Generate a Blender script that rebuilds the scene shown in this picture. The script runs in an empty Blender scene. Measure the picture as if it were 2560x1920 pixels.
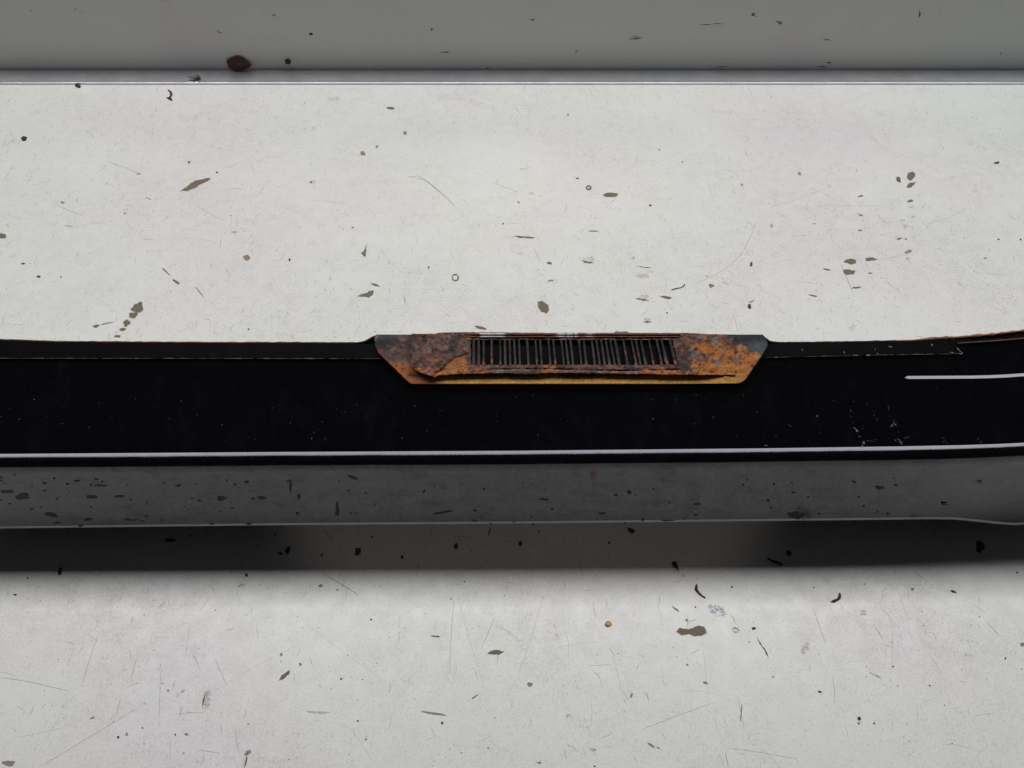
import bpy, bmesh, math, random
from mathutils import Vector, noise
random.seed(11)
R = math.radians

# ------------------------------------------------------------------ camera
H, PITCH, F = 0.62, R(52), 1900.0            # camera height over the table, tilt, focal length in photo pixels
S = bpy.context.scene
C = S.collection
cam = bpy.data.objects.new('camera', bpy.data.cameras.new('camera'))
cam.data.sensor_width = 36; cam.data.lens = 36*F/2560
cam.data.clip_start = 0.01; cam.data.clip_end = 50
cam.location = (0, 0, H); cam.rotation_euler = (R(90)-PITCH, 0, 0)
C.objects.link(cam); S.camera = cam

# ------------------------------------------------------------------ light
w = bpy.data.worlds.new('World'); S.world = w; w.use_nodes = True
w.node_tree.nodes['Background'].inputs[0].default_value = (0.86, 0.86, 1.0, 1)
w.node_tree.nodes['Background'].inputs[1].default_value = 0.021
ld = bpy.data.lights.new('roof_light', 'AREA'); ld.shape = 'RECTANGLE'
ld.size = 4.4; ld.size_y = 0.62; ld.energy = 73; ld.color = (0.985, 0.99, 1.0)
lo = bpy.data.objects.new('roof_light', ld); C.objects.link(lo)
lo.location = (0, 1.30, 2.3); lo.rotation_euler = (R(-14), 0, 0)
lb = bpy.data.lights.new('rear_fill', 'AREA'); lb.shape = 'RECTANGLE'; lb.size = 1.4; lb.size_y = .9; lb.energy = 11; lb.color = (1.0, .92, .82)  # added lamp without a seen source, lifts the shadow under the panel
wo = bpy.data.objects.new('rear_fill', lb); C.objects.link(wo)
wo.location = (.1, 3.6, 1.45); wo.rotation_euler = (R(-68), 0, 0)
S.view_settings.view_transform = 'Standard'; S.view_settings.look = 'None'
S.view_settings.exposure = 0; S.view_settings.gamma = 1
S.view_settings.use_curve_mapping = False

# ------------------------------------------------------------------ helpers
CT, ST = math.cos(R(90)-PITCH), math.sin(R(90)-PITCH)
def ray(px, py):
    dx, dy = (px-1280)/F, (960-py)/F
    return Vector((dx, dy*CT+ST, dy*ST-CT))
def at(px, py, z=0.0):                        # photo pixel -> point at height z
    d = ray(px, py); t = (z-H)/d.z
    return Vector((0, 0, H))+d*t
def on_plane(px, py, p0, n):
    d = ray(px, py); o = Vector((0, 0, H)); t = (p0-o).dot(n)/d.dot(n)
    return o+d*t
def column(p):                                # point -> photo column
    d = p-Vector((0, 0, H)); zc = d.y*ST-d.z*CT
    return 1280+F*d.x/zc
def lerp_tab(tab, x):
    if x <= tab[0][0]: return tab[0][1]
    for (a, va), (b, vb) in zip(tab, tab[1:]):
        if x <= b:
            t = (x-a)/(b-a); t = t*t*(3-2*t) if False else t
            return va+(vb-va)*t
    return tab[-1][1]
def smooth(a, b, x):
    t = max(0, min(1, (x-a)/(b-a))); return t*t*(3-2*t)
def fbm(x, y, z=0, o=4): return noise.fractal(Vector((x, y, z)), 0.7, 2.1, o)
def mesh(name, verts, faces, mat, parent=None, sm=False, mats=None, idx=None, cols=None):
    me = bpy.data.meshes.new(name); me.from_pydata([tuple(v) for v in verts], [], faces)
    for m in (mats or [mat]): me.materials.append(m)
    if idx: me.polygons.foreach_set('material_index', idx)
    if sm: me.polygons.foreach_set('use_smooth', [True]*len(me.polygons))
    if cols:
        a = me.color_attributes.new('tint', 'FLOAT_COLOR', 'POINT')
        a.data.foreach_set('color', [c for col in cols for c in col])
    me.update()
    o = bpy.data.objects.new(name, me); C.objects.link(o)
    if parent: o.parent = parent
    return o
def tag(o, label, cat, group=None):
    o['label'] = label; o['category'] = cat
    if group: o['group'] = group
    return o
def box_verts(x0, x1, y0, y1, z0, z1):
    v = [(x, y, z) for z in (z0, z1) for y in (y0, y1) for x in (x0, x1)]
    f = [(0, 2, 3, 1), (4, 5, 7, 6), (0, 1, 5, 4), (2, 6, 7, 3), (0, 4, 6, 2), (1, 3, 7, 5)]
    return v, f
def bevel(o, wdt, seg=2):
    m = o.modifiers.new('bevel', 'BEVEL'); m.width = wdt; m.segments = seg; m.limit_method = 'ANGLE'

# ------------------------------------------------------------------ materials
def mat(name):
    m = bpy.data.materials.new(name); m.use_nodes = True
    nt = m.node_tree; return m, nt, nt.nodes['Principled BSDF']
def N(nt, t, **k):
    n = nt.nodes.new(t)
    for a, v in k.items():
        if a in n.inputs: n.inputs[a].default_value = v
        else: setattr(n, a, v)
    return n
def ramp(nt, src, stops):
    r = nt.nodes.new('ShaderNodeValToRGB'); nt.links.new(src, r.inputs[0])
    while len(r.color_ramp.elements) < len(stops): r.color_ramp.elements.new(0.5)
    for e, (p, c) in zip(r.color_ramp.elements, stops):
        e.position = p; e.color = (c, c, c, 1) if isinstance(c, (int, float)) else (*c, 1)
    return r
def coords(nt, scale=(1, 1, 1)):
    tc = N(nt, 'ShaderNodeTexCoord'); mp = N(nt, 'ShaderNodeMapping'); mp.inputs['Scale'].default_value = scale
    nt.links.new(tc.outputs['Object'], mp.inputs[0]); return mp.outputs[0]
def noise_n(nt, vec, scale, detail=4, rough=.6, dist=0):
    n = N(nt, 'ShaderNodeTexNoise'); n.inputs['Scale'].default_value = scale
    n.inputs['Detail'].default_value = detail; n.inputs['Roughness'].default_value = rough
    n.inputs['Distortion'].default_value = dist
    nt.links.new(vec, n.inputs['Vector']); return n.outputs[0]
def mix(nt, fac, a, b, mode='MIX'):
    n = nt.nodes.new('ShaderNodeMix'); n.data_type = 'RGBA'; n.blend_type = mode
    for s, v in ((0, fac), (6, a), (7, b)):
        if hasattr(v, 'links') or hasattr(v, 'is_linked'): nt.links.new(v, n.inputs[s])
        elif isinstance(v, (int, float)): n.inputs[s].default_value = v
        else: n.inputs[s].default_value = (*v, 1)
    return n.outputs[2]
def mul(nt, a, b, op='MULTIPLY'):
    n = nt.nodes.new('ShaderNodeMath'); n.operation = op
    for i, v in enumerate((a, b)):
        if isinstance(v, (int, float)): n.inputs[i].default_value = v
        else: nt.links.new(v, n.inputs[i])
    return n.outputs[0]
def bump(nt, bs, h, strength, dist):
    b = N(nt, 'ShaderNodeBump'); b.inputs['Strength'].default_value = strength; b.inputs['Distance'].default_value = dist
    nt.links.new(h, b.inputs['Height']); nt.links.new(b.outputs[0], bs.inputs['Normal'])

def worn_white(name, base, grime, g_amt, rough):
    m, nt, bs = mat(name)
    v = coords(nt); vv = coords(nt, (5, .8, 1)); vh = coords(nt, (.7, 4, 1))
    big = ramp(nt, noise_n(nt, v, 6.5, 5, .65, .2), [(.36, .25), (.68, 1.)]).outputs[0]       # where dirt has gathered
    mid = ramp(nt, noise_n(nt, v, 70, 6, .75, .2), [(.38, .25), (.72, 1.)]).outputs[0]
    fine = ramp(nt, noise_n(nt, v, 420, 4, .8), [(.45, 0.), (.68, 1.)]).outputs[0]            # gritty film
    rubv = ramp(nt, noise_n(nt, vv, 210, 4, .75), [(.54, 0.), (.68, 1.)]).outputs[0]          # rubbed strokes, both ways
    rubh = ramp(nt, noise_n(nt, vh, 150, 4, .75), [(.57, 0.), (.70, 1.)]).outputs[0]
    dot = ramp(nt, noise_n(nt, v, 760, 2, .6), [(.625, 0.), (.69, 1.)]).outputs[0]            # pin specks
    d = mul(nt, big, mid)
    c = mix(nt, mul(nt, mul(nt, d, fine), g_amt*.75), base, grime)
    c = mix(nt, mul(nt, d, g_amt*.09), c, grime)
    c = mix(nt, mul(nt, mul(nt, rubv, d), g_amt*.8), c, grime)
    c = mix(nt, mul(nt, mul(nt, rubh, d), g_amt*.6), c, grime)
    c = mix(nt, mul(nt, dot, g_amt*.45), c, tuple(x*.5 for x in grime))
    tone = ramp(nt, noise_n(nt, v, 3.4, 2, .5), [(.32, (.955, .985, .965)), (.5, (1., .995, .98)), (.68, (.985, .96, .985))]).outputs[0]
    c = mix(nt, 1.0, c, tone, 'MULTIPLY')
    nt.links.new(c, bs.inputs['Base Color'])
    rr = ramp(nt, noise_n(nt, v, 60, 4), [(.3, rough-.06), (.7, rough+.12)]).outputs[0]
    nt.links.new(rr, bs.inputs['Roughness'])
    bump(nt, bs, noise_n(nt, v, 320, 3), .08, .0004)
    return m
M = {}
M['table'] = worn_white('worn_white_laminate', (.755, .752, .728), (.26, .235, .19), .9, .38)
M['wall'] = worn_white('worn_white_upstand', (.66, .67, .64), (.33, .32, .28), .3, .45)

def plain(name, col, rough=.6, metal=0, var=.35, scale=300, ior=1.5):
    m, nt, bs = mat(name); v = coords(nt)
    n = noise_n(nt, v, scale, 4, .65)
    c = mix(nt, ramp(nt, n, [(.3, 0.), (.7, 1.)]).outputs[0], tuple(x*(1-var) for x in col), tuple(min(1, x*(1+var)) for x in col))
    nt.links.new(c, bs.inputs['Base Color'])
    bs.inputs['Roughness'].default_value = rough; bs.inputs['Metallic'].default_value = metal; bs.inputs['IOR'].default_value = ior
    bump(nt, bs, n, .25, .0004)
    return m
M['chip'] = plain('bare_board', (.165, .132, .092), .8, var=.18, scale=500)
M['chip_light'] = plain('bare_board_pale', (.26, .195, .14), .8, var=.2, scale=500)
M['chip_rim'] = plain('torn_laminate_edge', (.50, .47, .41), .8, var=.3, scale=700)
M['dirt_dark'] = plain('dark_dirt', (.05, .038, .03), .8)
M['scr_a'] = plain('scratch_dirt', (.26, .235, .20), .8)
M['scr_b'] = plain('scratch_pale', (.46, .44, .40), .8)
M['pink'] = plain('reddish_stain', (.55, .42, .39), .8, var=.2)
M['blue'] = plain('blue_paint_smear', (.30, .40, .52), .7, var=.3)
M['orange_bead'] = plain('amber_resin', (.55, .27, .08), .5)
M['flake_brown'] = plain('rust_flake', (.060, .028, .016), .85, var=.5, scale=220)
M['flake_dark'] = plain('dark_flake', (.035, .020, .016), .8, var=.5)
M['flake_red'] = plain('reddish_flake', (.085, .032, .022), .8, var=.4)
M['metal_bit'] = plain('bright_metal_bit', (.6, .58, .55), .3, 1)
M['alu'] = None
m, nt, bs = mat('brushed_aluminium'); v = coords(nt, (3, 220, 60)); v2 = coords(nt)
n1 = noise_n(nt, v, 12, 4, .6); n2 = noise_n(nt, v2, 30, 5, .7)
nt.links.new(mix(nt, ramp(nt, n2, [(.35, 0.), (.7, 1.)]).outputs[0], (.68, .68, .73), (.80, .80, .84)), bs.inputs['Base Color'])
bs.inputs['Metallic'].default_value = 1
nt.links.new(ramp(nt, n1, [(.3, .32), (.7, .48)]).outputs[0], bs.inputs['Roughness'])
bump(nt, bs, n1, .1, .0003); M['alu'] = m

# gloss black paint with dust film and dull spots
m, nt, bs = mat('gloss_black_paint'); v = coords(nt); vd = coords(nt, (1, .6, .6))
dust = ramp(nt, noise_n(nt, vd, 34, 7, .75, .5), [(.52, 0.), (.78, 1.)]).outputs[0]
spk = ramp(nt, noise_n(nt, v, 420, 3, .6), [(.66, 0.), (.76, 1.)]).outputs[0]
df = mul(nt, mul(nt, dust, .012), mul(nt, spk, .035), 'ADD')
nt.links.new(mix(nt, df, (.0022, .0022, .0028), (.40, .38, .37)), bs.inputs['Base Color'])
bs.inputs['IOR'].default_value = 1.72; bs.inputs['Specular Tint'].default_value = (.93, .92, 1.0, 1)
vsp = coords(nt, (.6, 1, 1.2)); dull = noise_n(nt, vsp, 60, 5, .65, .3); dull2 = noise_n(nt, v, 260, 3, .6)
sl = mul(nt, ramp(nt, dull, [(.30, .36), (.46, .5), (.66, .56)]).outputs[0], ramp(nt, dull2, [(.36, .80), (.6, 1.)]).outputs[0])
nt.links.new(sl, bs.inputs['Specular IOR Level'])
nt.links.new(ramp(nt, noise_n(nt, v, 70, 5, .7), [(.35, .07), (.7, .16)]).outputs[0], bs.inputs['Roughness'])
M['black'] = m
me_, nt2, b2 = mat('gloss_black_ridge'); b2.inputs['Base Color'].default_value = (.003, .003, .004, 1)
b2.inputs['IOR'].default_value = 1.5; b2.inputs['Specular Tint'].default_value = (.91, .92, 1.0, 1)
nt2.links.new(ramp(nt2, noise_n(nt2, coords(nt2), 120, 4), [(.3, .07), (.7, .13)]).outputs[0], b2.inputs['Roughness']); M['ridge'] = me_
m, nt, bs = mat('hem_black_paint'); v = coords(nt)
nt.links.new(mix(nt, ramp(nt, noise_n(nt, v, 55, 6, .7), [(.45, 0.), (.8, 1.)]).outputs[0], (.0028, .0028, .0034), (.007, .0065, .0065)), bs.inputs['Base Color'])
bs.inputs['Roughness'].default_value = .28; bump(nt, bs, noise_n(nt, v, 500, 3), .05, .0003); M['hem'] = m
me_, nt2, b2 = mat('dull_spot'); b2.inputs['Base Color'].default_value = (.004, .004, .005, 1)
b2.inputs['Roughness'].default_value = .35; b2.inputs['Specular IOR Level'].default_value = .24; M['dull'] = me_
M['edge_pale'] = plain('pale_sheet_edge', (.10, .095, .09), .5, 0, var=.8, scale=240)
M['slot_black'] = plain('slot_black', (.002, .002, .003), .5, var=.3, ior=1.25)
M['lip'] = plain('pale_grey_lip', (.62, .64, .68), .4, var=.1, scale=90)  # pale grey band along the shell's lower lip
M['scuff'] = plain('pale_scuff', (.10, .10, .105), .6, var=.5, scale=600)
M['scuff_hi'] = plain('bright_scuff', (.30, .29, .30), .6, var=.5, scale=600)

# rust: colours come from the piece's own 'tint' map, grain from noise
m, nt, bs = mat('layered_rust'); v = coords(nt)
at_ = N(nt, 'ShaderNodeAttribute'); at_.attribute_name = 'tint'
g = noise_n(nt, v, 420, 6, .75); g2 = noise_n(nt, v, 1300, 3, .7)
c = mix(nt, 1.0, at_.outputs['Color'], ramp(nt, g, [(.28, .62), (.5, 1.0), (.72, 1.3)]).outputs[0], 'MULTIPLY')
c = mix(nt, ramp(nt, g2, [(.63, 0.), (.74, .4)]).outputs[0], c, (.30, .27, .26))
nt.links.new(c, bs.inputs['Base Color']); bs.inputs['Roughness'].default_value = .72
nt.links.new(mul(nt, at_.outputs['Alpha'], 1.0), bs.inputs['Metallic'])
bump(nt, bs, g, .55, .0006); M['rust'] = m

# ------------------------------------------------------------------ the setting: table top, upstand, trim strip
YW = at(1280, 178).y
YS = at(1280, 207, .003).y
v, f = box_verts(-1.5, 1.5, .06, YW+.02, -.03, 0)
table = mesh('tabletop', v, f, M['table']); table['kind'] = 'structure'; table['label'] = 'scratched white laminate work top'
v, f = box_verts(-1.5, 1.5, YW, YW+.018, .0005, .120)
wall = mesh('back_wall', v, f, M['wall']); wall['kind'] = 'structure'; wall['label'] = 'low white upstand behind the work top'
v, f = box_verts(-1.5, 1.5, YS, YW-.0004, .0002, .003)
strip = mesh('trim_strip', v, f, M['alu']); bevel(strip, .0006, 2)
tag(strip, 'flat grey aluminium strip along the foot of the white upstand', 'trim')

# ------------------------------------------------------------------ marks on the table (children of the table top)
def blob(cx, cy, wx, wy, ang=0, n=16, jag=.22, seed=0):
    rr = random.Random(seed+int(cx*7+cy*13)); ph = rr.random()*50
    pts = []
    for i in range(n):
        a = 2*math.pi*i/n
        r = 1+jag*fbm(math.cos(a)*1.3+ph, math.sin(a)*1.3, ph)+rr.uniform(-.5, .5)*jag*.5
        x, y = math.cos(a)*wx/2*r, math.sin(a)*wy/2*r
        ca, sa = math.cos(R(-ang)), math.sin(R(-ang))
        pts.append((cx+x*ca-y*sa, cy+x*sa+y*ca))
    return pts
def slab(name, pts, mat_, parent, z0=-.0002, z1=.00016):
    n = len(pts)
    lo_, hi = [at(x, y, z0) for x, y in pts], [at(x, y, z1) for x, y in pts]
    if sum((hi[i].x*hi[(i+1) % n].y-hi[(i+1) % n].x*hi[i].y) for i in range(n)) < 0: lo_.reverse(); hi.reverse()
    return mesh(name, lo_+hi, [tuple(range(n, 2*n))]+[(i, (i+1) % n, n+(i+1) % n, n+i) for i in range(n)], mat_, parent)
def rough(pts):
    out = []
    for (xa, ya), (xb, yb) in zip(pts, pts[1:]+pts[:1]):
        L = math.hypot(xb-xa, yb-ya); k = max(1, min(4, int(L/4)))
        for i in range(k):
            t = i/k; g_ = min(1.3, L*.14)
            out.append((xa+(xb-xa)*t+random.uniform(-g_, g_), ya+(yb-ya)*t+random.uniform(-g_, g_)*.8))
    return out
def chip(pts, mat_='chip', rim=True):
    pts = rough(pts)
    if rim:
        cx = sum(p[0] for p in pts)/len(pts); cy = sum(p[1] for p in pts)/len(pts)
        big = [(cx+(x-cx)*1.08+random.uniform(-1.8, 1.8), cy+(y-cy)*1.08+random.uniform(-1.5, 1.5)) for x, y in pts]
        slab('torn_edge', big, M['chip_rim'], table, -.0002, .00009)
    return slab('bare_patch', pts, M[mat_], table)
def Z(pts, ox, oy, s): return [(ox+x*s, oy+y*s) for x, y in pts]
zA, zB, zC = (0, 400, .452), (700, 180, .452), (1500, 400, .4792)
zD, zE = (0, 1300, .5787), (1280, 1300, .5787)
polys = [
 (Z([(995,173),(1015,160),(1045,140),(1060,122),(1100,112),(1140,100),(1160,100),(1150,118),(1110,132),(1090,148),(1060,162),(1030,172)],*zA),'chip'),
 (Z([(2028,468),(2022,530),(2010,532),(1998,512),(2014,502)],*zA),'chip'),
 (Z([(1978,752),(2010,740),(2050,725),(2065,720),(2062,745),(2040,760),(2015,756)],*zA),'chip'),
 (Z([(713,483),(725,465),(745,470),(762,473),(800,457),(828,460),(840,485),(825,498),(790,503),(765,492),(735,498)],*zE),'chip'),
 (Z([(1270,535),(1282,520),(1310,514),(1335,522),(1338,536),(1312,545),(1290,538)],*zC),'chip'),
 (Z([(1268,572),(1300,570),(1330,578),(1322,596),(1290,599),(1272,590)],*zC),'chip'),
 (Z([(1383,512),(1410,508),(1450,518),(1410,528),(1390,525)],*zC),'chip'),
 (Z([(1600,92),(1605,68),(1630,60),(1645,72),(1638,92),(1618,108)],*zC),'chip'),
 (Z([(1598,140),(1612,122),(1645,116),(1640,130),(1618,146)],*zC),'chip'),
 (Z([(1285,905),(1345,908),(1410,914),(1400,919),(1330,917)],*zB),'chip'),
 (Z([(1668,1040),(1700,1047),(1738,1053),(1720,1058),(1685,1054)],*zB),'chip'),
 (Z([(1790,680),(1800,668),(1865,670),(1867,682),(1850,692),(1800,690)],*zB),'chip'),
 (Z([(2098,1240),(2120,1238),(2150,1242),(2168,1250),(2150,1257),(2120,1250)],*zB),'chip'),
 (Z([(1848,1440),(1860,1432),(1880,1436),(1905,1432),(1928,1440),(1925,1452),(1850,1452)],*zB),'chip'),
 (Z([(1205,692),(1215,675),(1240,655),(1252,650),(1248,665),(1225,685)],*zD),'chip'),
 (Z([(2105,577),(2120,564),(2150,562),(2177,570),(2160,580),(2125,581)],*zD),'chip'),
 (Z([(1425,1270),(1445,1265),(1480,1285),(1490,1310),(1475,1335),(1445,1325),(1427,1300)],*zB),'chip'),
]
for p, k in polys: chip(p, k)
blobs = [  # zoom, x, y, w, h, angle, material, rim
 (zA,10,421,56,26,0,'chip',1),(zA,1365,541,40,33,0,'chip_light',1),(zA,2075,690,50,11,-18,'chip',0),(zA,765,815,66,48,35,'chip',1),
 (zA,735,857,52,32,15,'chip',1),(zA,700,902,38,30,20,'chip',1),(zA,678,937,34,20,5,'chip',1),(zA,648,975,36,15,0,'chip',0),(zA,532,918,34,16,5,'chip',0),
 (zA,590,903,75,6,12,'scr_a',0),(zA,918,617,68,9,-40,'scr_a',0),(zA,972,672,46,12,-32,'chip',0),(zA,1102,727,80,7,-52,'scr_a',0),
 (zA,128,573,20,10,0,'dirt_dark',0),(zA,213,645,26,13,0,'dirt_dark',0),(zA,336,646,10,8,0,'chip',0),(zA,1602,552,12,16,0,'dirt_dark',0),(zA,1375,935,10,8,0,'dirt_dark',0),
 (zA,345,235,26,10,-10,'chip_light',0),(zA,768,76,22,7,0,'scr_a',0),(zA,1046,12,18,16,0,'chip_light',0),(zA,1200,68,12,9,0,'dirt_dark',0),(zA,690,295,16,9,20,'chip_light',0),
 (zA,1720,122,34,20,0,'scr_b',0),(zA,1720,122,12,9,0,'dirt_dark',0),(zA,1295,398,40,10,0,'scr_b',0),(zA,380,365,45,5,-8,'chip_light',0),(zA,820,212,34,8,-20,'scr_b',0),
 (zB,612,199,50,13,-8,'chip',1),(zB,692,337,20,20,0,'chip_light',1),(zB,537,412,14,13,0,'chip_light',1),(zB,458,450,28,24,0,'chip_light',1),
 (zB,1645,588,20,9,-10,'chip',0),(zB,1490,1057,28,17,-12,'chip',0),(zB,2015,1079,80,6,-6,'chip',0),(zB,2000,1128,66,26,0,'pink',0),
 (zB,2008,1245,60,26,0,'pink',0),(zB,2000,1258,76,9,-8,'chip',0),(zB,1705,1035,60,26,0,'pink',0),(zB,2028,1368,34,22,0,'pink',0),(zB,2030,1382,42,8,0,'chip',0),(zB,1110,1413,66,14,-12,'chip',1),
 (zB,1500,1153,36,8,8,'scr_a',0),(zB,690,1260,9,52,0,'scr_b',0),(zB,1735,880,60,7,0,'scr_a',0),(zB,1385,672,38,15,-10,'scr_b',0),(zB,1340,537,44,12,-5,'scr_b',0),
 (zB,2048,737,13,11,0,'dirt_dark',0),(zB,1320,720,14,7,-40,'dirt_dark',0),(zB,1593,237,9,8,0,'dirt_dark',0),(zB,2098,430,9,8,0,'dirt_dark',0),(zB,1235,838,8,10,0,'dirt_dark',0),
 (zB,402,860,11,9,0,'chip',0),(zB,822,1080,8,14,0,'chip',0),(zB,1890,1,1,1,0,'chip',0),(zB,1945,1024,26,18,-40,'scr_b',0),(zB,300,150,60,24,0,'scr_b',0),
 (zC,1557,102,14,36,35,'chip',0),(zC,1620,213,32,14,10,'chip',0),(zC,1360,188,32,9,12,'chip',0),(zC,1360,287,24,10,-10,'chip_light',0),(zC,1357,367,20,8,0,'chip',0),
 (zC,1180,570,42,9,-10,'chip',0),(zC,1340,665,50,8,8,'chip',0),(zC,1110,707,50,6,-12,'chip',0),(zC,1560,411,26,9,12,'chip',0),(zC,1596,412,16,6,0,'chip',0),
 (zC,1608,478,40,16,15,'scr_a',0),(zC,1605,514,18,14,0,'scr_b',0),(zC,1588,348,22,16,0,'scr_b',0),(zC,1575,316,24,14,0,'scr_b',0),(zC,1630,298,20,12,0,'scr_b',0),(zC,1618,246,24,12,0,'scr_b',0),
 (zC,582,655,26,20,0,'chip_light',0),(zC,576,650,10,9,0,'chip',0),(zC,650,642,32,14,0,'scr_b',0),(zC,560,606,16,10,0,'chip_rim',0),(zC,1040,70,16,16,0,'scr_a',0),(zC,740,128,14,12,0,'scr_a',0),
 (zC,895,343,16,26,0,'scr_b',0),(zC,262,237,12,9,0,'dirt_dark',0),(zC,430,10,9,7,0,'dirt_dark',0),(zC,2070,14,30,11,10,'dirt_dark',0),(zC,2080,414,9,9,0,'dirt_dark',0),(zC,2195,414,9,10,0,'dirt_dark',0),
 (zC,2010,512,18,9,0,'scr_a',0),(zC,790,738,34,8,25,'scr_a',0),(zC,350,798,11,8,0,'dirt_dark',0),(zC,1312,880,28,22,60,'scr_b',0),(zC,1410,590,24,8,0,'chip_light',0),(zC,1118,332,20,5,0,'scr_a',0),
 (zD,735,87,52,15,0,'dirt_dark',0),(zD,1244,130,22,34,-25,'dirt_dark',0),(zD,1212,145,26,12,0,'dirt_dark',0),(zD,1545,135,24,38,-15,'dirt_dark',0),(zD,1970,112,18,24,0,'dirt_dark',0),(zD,258,222,17,38,-15,'dirt_dark',0),
 (zD,1390,152,12,10,0,'dirt_dark',0),(zD,1737,160,14,16,0,'dirt_dark',0),(zD,1065,238,14,14,0,'dirt_dark',0),(zD,119,250,8,8,0,'dirt_dark',0),(zD,820,66,9,9,0,'dirt_dark',0),(zD,1607,72,9,9,0,'dirt_dark',0),
 (zD,890,778,26,76,-8,'scr_b',0),(zD,880,780,6,72,-12,'chip',0),(zD,1885,503,42,7,-6,'chip',0),(zD,2052,763,34,7,32,'chip',0),(zD,1870,835,118,9,-8,'scr_a',0),(zD,1370,830,90,10,-4,'scr_b',0),
 (zD,65,323,14,8,0,'flake_red',0),(zD,510,938,13,11,0,'dirt_dark',0),(zD,548,926,11,14,0,'scr_a',0),(zD,615,898,8,7,0,'dirt_dark',0),(zD,757,927,8,8,0,'dirt_dark',0),(zD,805,925,18,11,-20,'scr_a',0),
 (zD,726,737,9,7,0,'dirt_dark',0),(zD,790,738,24,10,30,'scr_b',0),(zD,398,855,22,7,20,'scr_a',0),(zD,1040,283,26,20,0,'scr_b',0),(zD,1385,284,20,14,0,'scr_a',0),(zD,1070,1005,30,20,40,'scr_a',0),(zD,1062,1045,8,48,-15,'chip',0),
 (zD,1910,877,10,12,0,'dirt_dark',0),(zD,1545,868,8,8,0,'dirt_dark',0),(zD,1603,430,9,7,0,'dirt_dark',0),(zD,40,1050,52,24,0,'scr_a',0),(zD,1215,580,12,14,0,'scr_a',0),(zD,1297,622,14,14,0,'scr_a',0),
 (zE,880,388,78,40,-25,'blue',0),(zE,962,473,26,26,-30,'blue',0),(zE,1045,468,16,13,0,'dirt_dark',0),(zE,35,102,18,18,0,'dirt_dark',0),(zE,515,47,34,22,-30,'dirt_dark',0),(zE,420,98,12,12,0,'dirt_dark',0),(zE,117,50,9,9,0,'dirt_dark',0),
 (zE,1195,144,24,22,-30,'dirt_dark',0),(zE,2022,116,34,52,0,'dirt_dark',0),(zE,78,710,24,20,0,'scr_a',0),(zE,78,714,9,9,0,'chip_rim',0),(zE,1085,552,6,88,30,'chip',0),(zE,600,972,36,10,-35,'scr_a',0),(zE,632,984,18,6,-30,'scr_a',0),
 (zE,1330,742,18,8,-10,'dirt_dark',0),(zE,1500,858,14,18,0,'dirt_dark',0),(zE,1497,878,10,12,0,'scr_a',0),(zE,1565,878,10,8,0,'dirt_dark',0),(zE,990,835,5,80,-6,'scr_a',0),(zE,516,758,10,24,-15,'scr_a',0),(zE,836,703,22,10,-20,'scr_a',0),
 (zE,1570,670,66,8,-28,'scr_b',0),(zE,1262,552,26,50,-20,'scr_b',0),(zE,118,1048,22,9,0,'scr_a',0),(zE,345,992,26,12,-20,'scr_b',0),(zE,708,385,34,7,-40,'scr_a',0),(zE,755,432,14,12,0,'scr_a',0),(zE,758,625,10,9,0,'scr_a',0),(zE,1128,677,8,7,0,'chip',0),
 (zE,1647,633,8,7,0,'dirt_dark',0),(zE,1805,715,8,7,0,'dirt_dark',0),(zE,1730,298,14,11,0,'scr_a',0),(zE,2205,538,22,20,0,'scr_a',0),(zE,240,845,22,14,0,'scr_b',0),(zE,1512,400,22,26,0,'scr_b',0),(zE,950,289,8,8,0,'dirt_dark',0),(zE,2183,227,9,9,0,'dirt_dark',0),(zE,2132,598,8,9,0,'dirt_dark',0),
]
NAME = {'pink':'red_stain','blue':'blue_smear','dirt_dark':'dirt_spot','flake_red':'dirt_spot','scr_a':'scuff_mark','scr_b':'scuff_mark'}
for z, x, y, w_, h_, a, k, rim in blobs:
    if w_ < 3: continue
    p = blob(z[0]+x*z[2], z[1]+y*z[2], w_*z[2], h_*z[2], a, 14, .38)
    if k in ('pink', 'blue', 'scr_b') and w_ > 18 and h_ > 10: continue          # broken smears: built from strokes below
    o = chip(p, k, bool(rim)) if k.startswith('chip') else slab(NAME[k], p, M[k], table)
def ring(cx, cy, wx, wy, t):
    n = 18; ph = random.random()*9
    a_ = [at(cx+math.cos(6.2832*i/n)*wx/2, cy+math.sin(6.2832*i/n)*wy/2, .00016) for i in range(n)]
    b_ = [at(cx+math.cos(6.2832*i/n)*(wx/2-t*(1+.4*math.sin(i+ph))), cy+math.sin(6.2832*i/n)*(wy/2-t*(1+.4*math.cos(i*1.3+ph))), .00016) for i in range(n)]
    mesh('ring_scratch', a_+b_, [(i, (i+1) % n, n+(i+1) % n, n+i) for i in range(n)], M['chip'], table)
ring(700+970*.452, 180+1137*.452, 18, 19, 3.2); ring(700+1707*.452, 180+640*.452, 15, 13, 4.0); ring(1500+1557*.4792, 400+100*.4792, 11, 13, 3)

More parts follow.
